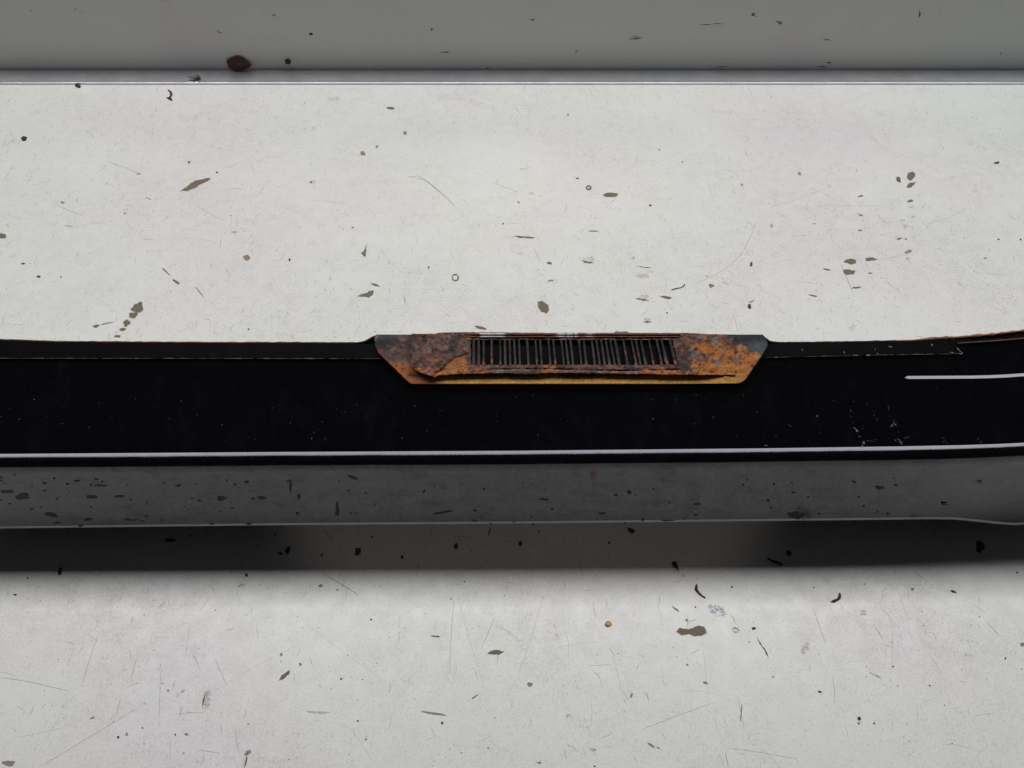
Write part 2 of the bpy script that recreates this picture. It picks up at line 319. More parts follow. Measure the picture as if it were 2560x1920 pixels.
# fine scratches, broken smears and pin specks: too many to count, one object
V, Fc, I = [], [], []
def stroke(pts, wd, mi, z=.00008):
    b = len(V); n = len(pts)
    for i, p in enumerate(pts):
        q = pts[min(i+1, n-1)]-pts[max(i-1, 0)]; nr = Vector((-q.y, q.x, 0)).normalized()
        ww = wd*(.25 if i in (0, n-1) else 1)/2*(.55+.6*min(1, max(0, p.y)))
        V.append((p.x+nr.x*ww, p.y+nr.y*ww, z)); V.append((p.x-nr.x*ww, p.y-nr.y*ww, z))
    for i in range(n-1): Fc.append((b+2*i, b+2*i+1, b+2*i+3, b+2*i+2)); I.append(mi)
def speck(p, r, mi):
    b = len(V); a0 = random.random()*6; n = 6
    e = random.uniform(.5, 1)
    for i in range(n):
        a = a0+i*math.pi*2/n; q = r*random.uniform(.6, 1.2)
        V.append((p.x+math.cos(a)*q, p.y+math.sin(a)*q*e, .00007))
    Fc.append(tuple(range(b, b+n))); I.append(mi)
def rnd():
    y = random.uniform(.10, YS-.004); return Vector((random.uniform(-1, 1)*(.40+.55*y), y, 0))
for i in range(5200):                         # short strokes, mostly running to and fro
    p = rnd(); d = fbm(p.x*4, p.y*4, 3)
    if random.random() > (.55+d*.6)*(.35+.9*min(1, p.y)): continue
    a = random.gauss(math.pi/2, .35) if random.random() < .62 else random.uniform(0, math.pi)
    L = random.uniform(.003, .011)*(1 if random.random() < .9 else 2.2)
    stroke([p, p+Vector((math.cos(a), math.sin(a), 0))*L*.5, p+Vector((math.cos(a+.1), math.sin(a+.1), 0))*L], random.uniform(.00022, .00050), random.choice((0, 0, 0, 1)))
for i in range(110):                          # long hair scratches
    p = rnd(); a = random.uniform(0, math.pi); L = random.uniform(.02, .09); k = random.gauss(0, .25)
    pts = [p]
    for j in range(8): pts.append(pts[-1]+Vector((math.cos(a+k*j/8), math.sin(a+k*j/8), 0))*L/8)
    stroke(pts, random.uniform(.00008, .00018), 1)
for i in range(9000):
    p = rnd(); d = fbm(p.x*5, p.y*5, 9)
    if random.random() > (.5+d*.7)*(.45+.8*min(1, p.y)): continue
    r = .00022+abs(random.gauss(0, .00024)); speck(p, r, random.choice((0, 0, 2, 1)))
for i in range(70):
    speck(rnd(), random.uniform(.0005, .0010), random.choice((0, 2, 2)))
def px_stroke(z, pts, wd, mi):
    P = [at(z[0]+x*z[2], z[1]+y*z[2]) for x, y in pts]; Q = []
    for a, b in zip(P, P[1:]):
        for k in range(4): Q.append(a.lerp(b, k/4))
    Q.append(P[-1]); stroke(Q, wd, mi)
for z, pts, wd, mi in [
 (zC,[(815,325),(785,400),(740,490),(680,550),(590,605),(500,645)],.00032,0),(zC,[(1258,545),(1285,610),(1318,690)],.0006,0),(zC,[(1200,380),(1215,430)],.0003,0),
 (zC,[(890,245),(1000,215),(1180,150)],.0003,1),(zC,[(1110,240),(1560,240)],.0003,1),(zC,[(1440,280),(1510,340)],.0003,0),(zC,[(1450,520),(1600,495)],.0004,3),(zC,[(1945,110),(1985,220)],.0004,1),(zC,[(690,790),(725,905)],.0003,0),
 (zC,[(1690,340),(1820,300),(1920,250)],.0004,1),(zC,[(560,95),(590,210)],.0004,1),
 (zB,[(700,582),(760,575),(800,595),(860,640),(920,695),(975,750)],.0012,1),(zB,[(720,580),(805,598),(930,705)],.0004,0),(zB,[(1165,605),(1230,632),(1330,670)],.0006,1),(zB,[(1400,972),(1440,1050)],.0004,0),
 (zB,[(880,140),(1040,155)],.0004,1),(zB,[(1285,178),(1440,192)],.0004,1),(zB,[(350,92),(520,100)],.0005,1),(zB,[(540,970),(660,1100)],.0003,1),(zB,[(690,790),(655,930)],.0003,1),(zB,[(1870,885),(1920,850)],.0003,1),
 (zA,[(300,245),(460,310)],.0005,0),(zA,[(580,5),(700,45),(770,76)],.0004,0),(zA,[(1070,245),(1240,340)],.0005,1),(zA,[(690,330),(750,410)],.0003,1),(zA,[(20,115),(80,20)],.0006,1),(zA,[(10,910),(30,845)],.0006,1),(zA,[(1385,15),(1410,85)],.0003,0),
 (zA,[(1955,985),(2000,900)],.0004,1),(zA,[(10,905),(150,912)],.0004,1),(zA,[(1085,430),(1190,455)],.0004,1),(zA,[(420,240),(432,208)],.0005,0),(zA,[(1225,435),(1215,495)],.0004,0),(zA,[(790,438),(855,440)],.0004,0),
 (zD,[(940,45),(820,105),(720,155)],.0005,0),(zD,[(1395,40),(1438,85)],.0009,0),(zD,[(1390,225),(1470,275),(1550,325)],.0010,1),(zD,[(422,500),(385,610),(355,705)],.0003,0),(zD,[(1962,340),(1950,480),(1942,660)],.00035,0),
 (zD,[(1980,340),(2030,520),(2080,690)],.0003,1),(zD,[(2138,420),(2078,560)],.0004,0),(zD,[(820,450),(800,600)],.0003,1),(zD,[(695,650),(685,890)],.0003,0),(zD,[(590,600),(565,690)],.0004,0),(zD,[(930,600),(950,650),(978,712)],.0007,1),
 (zD,[(0,678),(140,702),(300,740)],.0004,0),(zD,[(590,815),(400,930),(170,1068)],.0005,1),(zD,[(80,940),(280,895)],.0004,1),(zD,[(1015,885),(1028,1010)],.0003,0),(zD,[(735,955),(738,1055)],.0004,1),(zD,[(860,993),(935,1005)],.0006,1),(zD,[(1520,905),(1625,1065)],.0003,1),
 (zD,[(2120,35),(2108,70)],.0014,2),
 (zE,[(1300,380),(1355,535)],.00035,0),(zE,[(140,320),(85,500),(15,710)],.0003,1),(zE,[(350,350),(362,430)],.0004,0),(zE,[(325,630),(430,625)],.0004,1),(zE,[(820,510),(850,780)],.0003,1),(zE,[(975,760),(1003,905)],.0004,0),(zE,[(930,985),(1080,1005),(1220,1030)],.0005,1),
 (zE,[(870,790),(700,850),(560,905)],.0005,1),(zE,[(2050,440),(2110,505)],.0005,0),(zE,[(1740,225),(1790,265)],.0004,0),(zE,[(1645,480),(1640,660)],.0002,0),(zE,[(2000,845),(2090,833)],.0004,1),(zE,[(430,560),(490,800)],.0003,1),(zE,[(920,1000),(935,1068)],.0006,0),(zE,[(1620,290),(1597,310),(1605,335)],.0005,1)]:
    px_stroke(z, pts, wd, mi)
for z, x, y, w_, h_, a, k, rim in blobs:      # broken smears
    if k in ('pink', 'blue', 'scr_b') and w_ > 18 and h_ > 10:
        mi = {'pink': 3, 'blue': 4, 'scr_b': 1}[k]
        for i in range(int(10+w_*h_/(22 if k != 'blue' else 26))):
            r = math.sqrt(random.random())*.55; t = random.random()*6.283
            dx, dy = r*math.cos(t)*w_, r*math.sin(t)*h_; ca, sa = math.cos(R(-a)), math.sin(R(-a))
            q = at(z[0]+(x+dx*ca-dy*sa)*z[2], z[1]+(y+dx*sa+dy*ca)*z[2])
            an = R(a)+random.gauss(0, .5); L = random.uniform(.0008, .003)
            stroke([q, q+Vector((math.cos(an), math.sin(an), 0))*L*.5, q+Vector((math.cos(an), math.sin(an), 0))*L], random.uniform(.0002, .0007 if k == 'blue' else .0004), mi)
for cx, cy, n_, sp in ((1355, 765, 60, 34), (480, 461, 40, 40), (1210, 820, 40, 28), (420, 235, 60, 34), (120, 225, 20, 50), (130, 340, 16, 30), (1940, 520, 24, 60), (860, 385, 40, 50)):
    for i in range(n_):                       # crumbs and dust round the larger marks
        p = at(cx+random.gauss(0, sp*.6), max(212, cy+random.gauss(0, sp*.5))); speck(p, random.uniform(.0002, .0005), random.choice((0, 1, 1, 2)))
sc = mesh('scratches', V, Fc, None, table, mats=[M['scr_a'], M['scr_b'], M['dirt_dark'], M['pink'], M['blue']], idx=I); sc['kind'] = 'stuff'

# scuffs on the upstand
V, Fc, I = [], [], []
def wpt(px, py): return on_plane(px, py, Vector((0, YW-.0001, 0)), Vector((0, 1, 0)))
def wstroke(p, q, wd, mi):
    b = len(V); d = (q-p); nr = Vector((-d.z, 0, d.x)).normalized()*wd/2
    m_ = p.lerp(q, .5)
    for s in (p, m_+nr, q, m_-nr): V.append((s.x, YW-.0001, s.z))
    Fc.append((b, b+1, b+2, b+3)); I.append(mi)
for i in range(90):
    px, py = random.uniform(0, 2560), random.uniform(0, 170); a = random.choice((0, 0, math.pi/2))+random.gauss(0, .25); L = random.uniform(4, 40)
    wstroke(wpt(px, py), wpt(px+math.cos(a)*L, py+math.sin(a)*L*.6), random.uniform(.00015, .0004), random.choice((0, 1, 1, 1)))
for px, py, w_, h_, mi in [(547,80,10,7,3),(776,87,15,10,3),(685,38,9,6,0),(1080,74,6,12,2),(1110,130,26,6,0),(1330,50,12,7,0),(1440,129,12,5,0),(1885,38,18,12,1),(1948,57,18,14,1),(2300,34,5,22,2),(2068,98,22,5,0),(2072,158,14,8,3),(2055,167,24,4,2),(1808,167,34,4,0),(1218,170,8,4,2),(2502,133,5,8,0),(78,26,8,6,1),(188,24,10,6,1),(1590,95,40,12,1),(1780,60,60,5,1)]:
    for k in range(5):
        ox, oy = random.uniform(-.3, .3)*w_, random.uniform(-.3, .3)*h_
        wstroke(wpt(px-w_*.3+ox, py+oy), wpt(px+w_*.3+ox, py+oy+random.uniform(-2, 2)), h_*.0005*.4, mi)
ws = mesh('scuffs', V, Fc, None, wall, mats=[M['scr_a'], M['scr_b'], M['dirt_dark'], M['chip']], idx=I); ws['kind'] = 'stuff'

# ------------------------------------------------------------------ the black body panel
BOW = .0014
SLOPE, TILT = R(28), R(7.5)
SP0 = Vector((0, .3235, .120)); SN = Vector((0, -math.sin(SLOPE), math.cos(SLOPE)))
def sp(px, py, h=0): return on_plane(px, py, SP0+SN*h, SN)
rear = [(-600,846),(0,848),(150,853),(500,855),(890,856),(912,853),(926,845),(936,838.5),(950,838),(1905,838.5),(1914,845),(1922,852),(1945,855.5),(2000,855),(2150,853),(2280,850),(2340,845),(2400,842),(2480,835),(2530,829),(2570,824),(2900,806)]
ledge = [(-600,1138),(0,1135),(700,1130),(1280,1127),(1900,1121),(2250,1116),(2400,1113),(2500,1110),(2560,1107),(2900,1084)]
lipr = [(-600,1330),(0,1324),(700,1316),(1280,1312),(1700,1308),(2200,1303),(2350,1301),(2420,1302),(2480,1307),(2560,1314),(2650,1320),(2900,1330)]
crease = [(-600,944),(0,942),(1900,941),(2265,940),(2450,939),(2520,936),(2560,933),(2900,910)]
panel = bpy.data.objects.new('body_panel', None); C.objects.link(panel)
panel.location = (0, .33, 0)
def part(o, parent=panel):
    o.parent = parent; o.matrix_parent_inverse = panel.matrix_world.inverted() if False else o.matrix_parent_inverse
    return o
OFF = Vector((0, .33, 0))
def pm(name, verts, faces, mat_, parent=panel, **k):      # a part, in panel coordinates
    return mesh(name, [Vector(v)-OFF for v in verts], faces, mat_, parent, **k)
def sec_pt(x, fn):                            # point of a traced line at world x
    p = fn(1280+F*x/.56)
    for _ in range(4):
        c = column(Vector((x, p.y, p.z))); p = fn(c)
    return Vector((x, p.y, p.z)), c
xs = [-.56+i*.014 for i in range(81)]
xs += [.296+i*.0007 for i in range(44)]
xs += [-.125+i*.001 for i in range(24)]+[.196+i*.001 for i in range(24)]
xs = sorted(set(round(x, 5) for x in xs))
rows, ftop = [], []
for x in xs:
    r0, c0 = sec_pt(x, lambda c: sp(c, lerp_tab(rear, c)))
    k0, ck = sec_pt(x, lambda c: sp(c, lerp_tab(crease, c)))
    l0, cl = sec_pt(x, lambda c: sp(c, lerp_tab(ledge, c)))
    lip, cp = sec_pt(x, lambda c: at(c, lerp_tab(lipr, c), .051))
    zr = .016+.127*smooth(.27, .03, abs(x-.015))  # unseen rear flange, shaped deeper at the ends to block light underneath
    P = [Vector((x, r0.y+.004, zr)), Vector((x, r0.y+.004, r0.z-.02)), r0+Vector((0, .003, -.008)), r0+Vector((0, .0012, -.0012)), r0]
    wk = .0027*smooth(2262, 2270, ck)**.5
    t7 = math.tan(R(6.2))
    if ck > 2200: k0 = k0+Vector((0, -math.cos(SLOPE), -math.sin(SLOPE)))*(.0027-wk)*.5
    k1 = k0+Vector((0, -wk, -wk*t7)) if wk > 0 else k0+Vector((0, -1e-5, -.6e-5))
    for j in range(1, 3): P.append(r0.lerp(k0, j/3))
    P.append(k0); P.append(k1)
    for j in range(1, 6): P.append(k1.lerp(l0, j/6))
    P.append(l0)
    wl = .0031*(1+.10*fbm(x*9, 1, 2)); l1 = l0+Vector((0, -wl, -wl*t7)); P.append(l1)
    r = .0062; n0 = R(83.8); cen = l1-Vector((0, -math.cos(n0), math.sin(n0)))*r
    for j in range(1, 9):
        a = n0+(TILT+R(14)-n0)*j/8; P.append(cen+Vector((0, -math.cos(a), math.sin(a)))*r)
    for j in range(1, 6):
        a = TILT+R(14)*(1-j/5); P.append(P[-1]+Vector((0, -math.sin(a), -math.cos(a)))*.0016)
    ft = P[-1]; fd = Vector((0, -math.sin(TILT), -math.cos(TILT)))     # face runs down and a little forward
    d = ray(cp, lerp_tab(lipr, cp)); kk = d.z/d.y                       # traced row as a line z = H + kk*y
    tt = (H+kk*ft.y-ft.z)/(fd.z-kk*fd.y); tt = min(tt, (ft.z-.022)/-fd.z)
    rb = .0028; fb = ft+fd*(tt-rb); ftop.append((ft, tt)); JF = len(P)-1
    nf = Vector((0, -math.cos(TILT), math.sin(TILT)))
    for j in (.02, .06, .15, .3, .45, .6, .75, .88, .94, .975, 1): P.append(ft.lerp(fb, j)-nf*(BOW*4*j*(1-j)))
    cb = fb-Vector((0, -math.cos(TILT), math.sin(TILT)))*rb
    for j in range(1, 7):
        a = TILT-R(105)*j/6; P.append(cb+Vector((0, -math.cos(a), math.sin(a)))*rb)
    P.append(P[-1]+Vector((0, .012, .002)))
    rows.append(P)
n = len(rows[0]); verts = [p for P in rows for p in P]
faces = [(i*n+j, i*n+j+1, (i+1)*n+j+1, (i+1)*n+j) for i in range(len(rows)-1) for j in range(n-1)]
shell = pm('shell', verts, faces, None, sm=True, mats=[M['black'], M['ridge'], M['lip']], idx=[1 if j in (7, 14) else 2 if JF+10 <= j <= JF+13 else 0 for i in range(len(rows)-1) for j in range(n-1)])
shell.data.set_sharp_from_angle(angle=R(14))
so = shell.modifiers.new('thick', 'SOLIDIFY'); so.thickness = .0011; so.offset = -1
for P, sgn in ((rows[0], -1), (rows[-1], 1)):             # closed ends that stand on the table, out of frame
    top = P[1:-1]; x = P[0].x+sgn*.0012
    a_ = [Vector((x, p.y, p.z-.0012)) for p in top]; base = [Vector((x, top[-1].y-.003, .0003)), Vector((x, top[0].y, .0003))]
    ring_ = a_+base; nn = len(ring_)
    vv = ring_+[p+Vector((sgn*.0012, 0, 0)) for p in ring_]
    pm('end_cap', vv, [tuple(range(nn)), tuple(range(2*nn-1, nn-1, -1))]+[(i, i+nn, (i+1) % nn+nn, (i+1) % nn) for i in range(nn)], M['black'])
# dull dark spots on the front face
def on_face(px, py):
    q, ln = min(ftop, key=lambda t: abs(column(t[0])-px)); nf = Vector((0, -math.cos(TILT), math.sin(TILT)))
    p = on_plane(px, py, q, nf); t = max(0, min(1, math.hypot(p.y-q.y, p.z-q.z)/ln))
    return on_plane(px, py, q+nf*(.00030-BOW*4*t*(1-t)), nf)
V, Fc = [], []
for x, y, w_, h_, a in [(100,487,60,34,0),(395,490,58,13,0),(220,565,62,16,-12),(580,590,100,13,-9),(955,495,40,18,0),(1130,492,42,13,0),(1255,440,11,56,0),(1290,490,15,22,0),(1457,545,20,60,0),(1525,405,46,10,-25),(1910,556,84,10,10),
   (380,585,36,12,10),(350,612,22,10,20),(1075,605,26,9,0),(40,545,44,16,0),(515,487,42,9,0),(915,605,18,7,0),(30,466,66,13,0),(330,420,26,9,0),(430,440,50,6,0),(700,588,16,7,0),(770,440,24,10,0),(1830,466,14,12,0),(2050,590,30,6,-15),(1285,560,16,12,0),(120,600,46,8,0),(250,600,30,8,0),
   (2350,500,40,8,0),(2600,560,30,10,5),(2720,470,20,14,0),(3440,568,70,26,-4),(3320,505,12,10,0),(3010,520,30,8,0),(2880,590,50,5,0),(3800,450,40,14,0),(4080,520,26,10,0)]:
    pts = blob(x*.5787, 960+y*.5787, w_*.5787, h_*.5787, a, 14, .5); b = len(V)
    V += [on_face(px, py)-OFF for px, py in pts]; Fc.append(tuple(range(b, b+len(pts))))
for i in range(90):
    x, y = random.uniform(0, 1) ** 1.5*2560, random.uniform(1185, 1312); pts = blob(x, y, random.uniform(3, 12), random.uniform(2, 5), random.uniform(-20, 20), 7, .5); b = len(V)
    V += [on_face(px, py)-OFF for px, py in pts]; Fc.append(tuple(range(b, b+len(pts))))
ds = mesh('face_spots', V, Fc, M['dull'], panel); ds['kind'] = 'stuff'
tag(panel, 'long glossy black car body panel with a rusted slotted bracket', 'car panel')

# folded hem along the rear edge, its paler lower edge and the rusty rim
hem_top = rear
hem_bot = [(-600,896),(0,897),(900,898),(1900,896),(2000,893),(2200,889),(2380,886),(2405,884)]
def strip_part(name, c0, c1, top, bot, h0, h1, m_, step=12, end_skew=0, cols=None):
    V_, F_ = [], []
    k = max(2, int((c1-c0)/step))
    for i in range(k+1):
        c = c0+(c1-c0)*i/k; t = (i/k)
        ct = c-(end_skew if i == k else 0)
        V_ += [sp(ct, lerp_tab(top, ct), h0), sp(ct, lerp_tab(top, ct), h1), sp(c, lerp_tab(bot, c), h1), sp(c, lerp_tab(bot, c), h0)]
    for i in range(k):
        b = 4*i
        for j in range(3): F_.append((b+j, b+j+1, b+j+5, b+j+4))
    F_ += [(0, 3, 2, 1), (4*k, 4*k+1, 4*k+2, 4*k+3)]
    return pm(name, V_, F_, m_)
hem_bot_in = [(c, r-2.5) for c, r in hem_bot]
hem = strip_part('hem_flange', -400, 2404, [(c, (r if not 905 < c < 1940 else 856)+3) for c, r in rear], hem_bot_in, .0002, .0022, M['hem'], end_skew=38)
def tube_line(name, pts, rad, m_, parent=panel, cols=None, seg=6, jag=0):
    V_, F_, K_ = [], [], []
    for i, p in enumerate(pts):
        q = (pts[min(i+1, len(pts)-1)]-pts[max(i-1, 0)]).normalized()
        u = q.cross(Vector((0, 0, 1))).normalized(); v_ = u.cross(q)
        rd = rad*(1+jag*fbm(p.x*160, p.y*60, 4))
        if i in (0, len(pts)-1): rd *= .35
        for j in range(seg):
            a = 6.28318*j/seg; V_.append(p+u*math.cos(a)*rd+v_*math.sin(a)*rd)
            if cols: K_.append(cols(p))
    for i in range(len(pts)-1):
        for j in range(seg):
            F_.append((i*seg+j, i*seg+(j+1) % seg, (i+1)*seg+(j+1) % seg, (i+1)*seg+j))
    F_ += [tuple(range(seg-1, -1, -1)), tuple(range((len(pts)-1)*seg, len(pts)*seg))]
    return pm(name, V_, F_, m_, parent, sm=True, cols=K_ or None)
edge = tube_line('hem_edge', [sp(c, lerp_tab(hem_bot, c)-1.2, .0018) for c in range(-380, 2404, 9)], .00032, M['edge_pale'], hem, jag=1.1)
ORANGE, PURPLE, OCHRE, DARK, GREY, BROWN = (.46,.135,.026), (.135,.072,.064), (.66,.37,.085), (.016,.014,.016), (.24,.20,.19), (.185,.070,.030)
def mixc(a, b, t): t = max(0, min(1, t)); return tuple(x+(y-x)*t for x, y in zip(a, b))
def rimcol(p):
    k = fbm(p.x*30, 3.3, 1); c = mixc(BROWN, DARK, .55+k*1.2); return (*c, 0)
rim = tube_line('rusty_rim', [sp(c, lerp_tab(rear, c)+1.5, .0016) for c in range(-380, 2331, 8)], .0008, M['rust'], cols=rimcol, jag=.5)
# torn rusty rear edge where the hem ends
def rim2col(p):
    k = fbm(p.x*45, 1.3, 6); return (*mixc(mixc(ORANGE, BROWN, .5+k), GREY, .25), 0)
r2 = [sp(c, lerp_tab(rear, c)+1.0, .0015+.001*smooth(2330, 2520, c)) for c in range(2295, 2860, 7)]
tube_line('rusty_torn_edge', r2, .0012, M['rust'], cols=rim2col, jag=.7)
strip_part('torn_flange', 2330, 2800, [(2295,849),(2400,843),(2480,837),(2530,831),(2570,826),(2900,808)], [(2330,858),(2400,857),(2480,853),(2560,847),(2900,830)], .0003, .0016, M['hem'])
tube_line('torn_flange_edge', [sp(c, lerp_tab([(2330,859),(2400,858),(2480,853),(2560,846),(2900,830)], c), .0014) for c in range(2392, 2800, 8)], .0006, M['rust'], cols=lambda p: (*mixc((.06,.06,.065), BROWN, smooth(.37, .40, p.x)), 0), jag=.6)
pm('hem_corner', [sp(2392,868,.0004), sp(2407,884,.0004), sp(2400,885.5,.0022), sp(2386,869,.0022)], [(0, 1, 2, 3)], M['scuff_hi'])
# chips along the hem and pale scuffs in the gloss paint
V, Fc, I = [], [], []
def pst(p, q, wd, mi, h):
    b = len(V); P, Q = sp(*p, h), sp(*q, h); d = (Q-P); nr = d.cross(SN).normalized()*wd/2; m_ = P.lerp(Q, .45)
    for s in (P, m_+nr, Q, m_-nr): V.append(s-OFF)
    Fc.append((b, b+1, b+2, b+3)); I.append(mi)
zF = (1800, 780, .398)
for x, y, w_, h_ in [(975,232,5,24),(990,262,9,6),(1070,218,20,11),(1338,208,16,10),(515,238,8,10),(350,284,14,6),(850,272,24,6),(935,272,24,6),(1075,268,22,6),(780,255,5,14),(1460,255,30,5)]:
    for k in range(4):
        px, py = zF[0]+(x+random.uniform(-.5, .5)*w_)*zF[2], zF[1]+(y+random.uniform(-.5, .5)*h_)*zF[2]
        pst((px-w_*.12, py-h_*.12), (px+w_*.12, py+h_*.12), .0006, random.choice((0, 1)), .00235)
for p, q, wd, mi, cnt in [((815,590),(830,690),.0006,0,6),((835,720),(880,775),.0009,1,10),((905,800),(890,850),.0012,1,10),((910,815),(1000,795),.0006,0,8),((955,620),(1000,690),.0005,0,6),((1050,570),(1070,660),.0005,0,6),((1060,712),(1100,708),.0008,1,7),
   ((1085,670),(1130,750),.0007,0,8),((1100,790),(1135,820),.0010,1,8),((1150,800),(1175,785),.0007,0,5),((1280,555),(1390,635),.0006,0,12),((1290,690),(1330,770),.0006,0,7),((1390,770),(1420,815),.0008,0,7),((1550,660),(1640,820),.0007,0,16),((600,645),(612,652),.0006,1,3),((275,838),(300,834),.0006,1,3),((430,708),(440,712),.0006,1,2),((345,775),(355,778),.0006,0,2)]:
    for k in range(cnt):
        t = random.random(); x = p[0]+(q[0]-p[0])*t+random.gauss(0, 5); y = p[1]+(q[1]-p[1])*t+random.gauss(0, 5)
        dx, dy = (q[0]-p[0]), (q[1]-p[1]); L = math.hypot(dx, dy); l = random.uniform(5, 16); dx, dy = dx/L*l, dy/L*l+1
        pst((zF[0]+x*zF[2], zF[1]+y*zF[2]), (zF[0]+(x+dx)*zF[2], zF[1]+(y+dy)*zF[2]), wd*random.uniform(.3, .8), mi, .00012)
for i in range(60):
    x, y = random.uniform(0, 2560), random.uniform(985, 1105); pst((x, y), (x+random.uniform(-6, 6), y+random.uniform(2, 5)), random.uniform(.0002, .0006), 0 if random.random() < .93 else 1, .00012)
sf = mesh('paint_scuffs', V, Fc, None, panel, mats=[M['scuff'], M['scuff_hi']], idx=I); sf['kind'] = 'stuff'

# ------------------------------------------------------------------ rusted slotted bracket
HB, HF = .0050, .0088                         # heights of backing plate and slotted face over the panel slope
crack = [(1020,950),(1087,939),(1090,931),(1105,921),(1118,908),(1135,893),(1152,890),(1173,881),(1178,846)]
def rust_tint(px, py, kind):
    n1 = fbm(px*.012, py*.02, 1, 5); n2 = fbm(px*.035, py*.05, 7, 5); n3 = fbm(px*.09, py*.11, 3, 4)
    c = mixc(PURPLE, BROWN, .5+n2*1.1)
    o = .25+n1*.9+n3*.5+.55*smooth(1690, 1800, px)*smooth(845, 880, py)+.45*smooth(918, 940, py)
    if kind == 'slat': o = -.62+n3*1.7+.45*smooth(885, 915, py)+n1*.6+.25*smooth(1500, 1680, px)
    if px < 1170: o += .5*smooth(885, 925, py)-.3
    c = mixc(c, ORANGE, smooth(.25, .75, o))
    c = mixc(c, GREY, smooth(.22, .55, n2-n1*.5)*.55)
    c = mixc(c, DARK, smooth(.30, .55, -n3+n2*.3)*.75)
    if kind == 'back':
        c = mixc(c, OCHRE, smooth(936, 945, py+6*n1)*smooth(1040, 1120, px)*(.85+.3*n2)*(1-smooth(.2, .5, n3)*.5))
        c = mixc(c, mixc(ORANGE, OCHRE, .4), smooth(905, 940, py)*smooth(1820, 1850, px)*.9)
        c = mixc(c, mixc(ORANGE, PURPLE, .4), smooth(925, 950, py)*(1-smooth(1040, 1100, px))*.8)
    e1 = smooth(1700, 1760, px)*smooth(846, 866, py)
    c = mixc(c, mixc(ORANGE, OCHRE, .25+n2*.6), e1*smooth(-.25, .25, n1+n3*.6)*.65)
    c = mixc(c, mixc(ORANGE, OCHRE, .2), smooth(1175, 1160, px)*smooth(lerp_tab(crack, px)-1, lerp_tab(crack, px)+2, py)*smooth(1080, 1092, px)*.7*(kind == 'face'))
    c = mixc(c, (.035, .026, .024), smooth(.12, .42, fbm(px*.022, py*.03, 12, 4))*.8*(kind != 'slat')*smooth(946, 936, py))
    # remaining black paint, upper left and upper right
    d1 = smooth(34, 6, math.hypot((px-965)*.62, (py-852)*1.25)+22*n2)
    d1b = smooth(22, 6, math.hypot((px-955)*.5, (py-866)*1.8)+20*n3)
    e = (py-836)-(px-1808)*.62
    d2 = smooth(6, -10, e+14*n2)*smooth(1806, 1826, px+12*n3)
    c = mixc(c, (.022, .022, .026), max(d1, d1b)*.95)
    c = mixc(c, mixc((.020, .024, .032), (.10, .105, .11), smooth(1840, 1900, px)*smooth(842, 870, py)+n3*.4), d2)
    for bx, by, br in ((1062,852,8),(1132,858,11),(1130,872,9),(1037,912,10)):
        c = mixc(c, (.03, .03, .032), smooth(br+4, br-4, math.hypot(px-bx, (py-by)*.8)+6*n3)*.9)
    for bx, by, br in ((1787,853,10),(1795,907,8)):
        c = mixc(c, (.22, .21, .21), smooth(br+3, br-4, math.hypot(px-bx, (py-by)*.8)+5*n3)*.8)
    return (*c, 0)
btop = [(930,842),(940,836),(1000,836),(1907,837),(1919,846)]
outl = [(940,836),(1030,835),(1034,834),(1095,834),(1150,833),(1400,834),(1725,834),(1761,836),(1830,836.5),(1907,837),(1914,844),(1918.5,854),(1919,864),(1908,884),(1892,908),(1866,946),(1858,953),(1847,958),(1700,960),(1500,961),(1200,963),(1038,964.5),(1024,957),(1011,946),(985,920),(947,884),(938,866),(936,848)]
def inside(px, py, poly):
    r_ = False; j = len(poly)-1
    for i in range(len(poly)):
        (xi, yi), (xj, yj) = poly[i], poly[j]
        if (yi > py) != (yj > py) and px < (xj-xi)*(py-yi)/(yj-yi)+xi: r_ = not r_
        j = i
    return r_
def span(py):                                 # left and right edge of the bracket at a row
    X = []
    for (xa, ya), (xb, yb) in zip(outl, outl[1:]+outl[:1]):
        if (ya > py) != (yb > py): X.append(xa+(xb-xa)*(py-ya)/(yb-ya))
    return min(X), max(X)
def sheet(name, rows_, ncol, edge_fn, hfn, kind, parent, thick, hole=None):
    V_, F_, K_ = [], [], []
    for r_ in rows_:
        for i in range(ncol+1):
            a, b = edge_fn(r_); px = a+(b-a)*i/ncol
            py = r_
            V_.append(sp(px, py, hfn(px, py))); K_.append(rust_tint(px, py, kind))
    nc = ncol+1
    for j in range(len(rows_)-1):
        for i in range(ncol):
            a, b = edge_fn(rows_[j]); px = a+(b-a)*(i+.5)/ncol
            if hole and hole(px, (rows_[j]+rows_[j+1])/2): continue
            F_.append((j*nc+i, (j+1)*nc+i, (j+1)*nc+i+1, j*nc+i+1))
    o = pm(name, V_, F_, M['rust'], parent, cols=K_, sm=True)
    s_ = o.modifiers.new('thick', 'SOLIDIFY'); s_.thickness = thick; s_.offset = -1
    return o
def h_back(px, py):
    return HB+.00022*fbm(px*.03, py*.04, 2)*smooth(958, 940, py)-.0012*smooth(1040, 950, px)*smooth(850, 836, py)
brows = [836.3, 838]+[840+2*i for i in range(61)]+[962, 963.4]
def bedge(r_):
    a, b = span(min(960.3, max(837.1, r_))) if r_ > 960.3 else span(max(837.1, r_))
    if r_ > 960.3: a, b = 1030+(r_-960)*2, 1844-(r_-960)*14
    return a+1.2*fbm(1, r_*.2, 3), b+1.5*fbm(9, r_*.2, 3)
def brow_adj(rows_): return rows_
bracket = sheet('slotted_bracket', [r for r in brows if r < 960]+[960.2], 330, bedge, h_back, 'back', panel, .0016)
bracket['label'] = 'trapezoid bracket eaten by orange rust, black paint left at its ends'
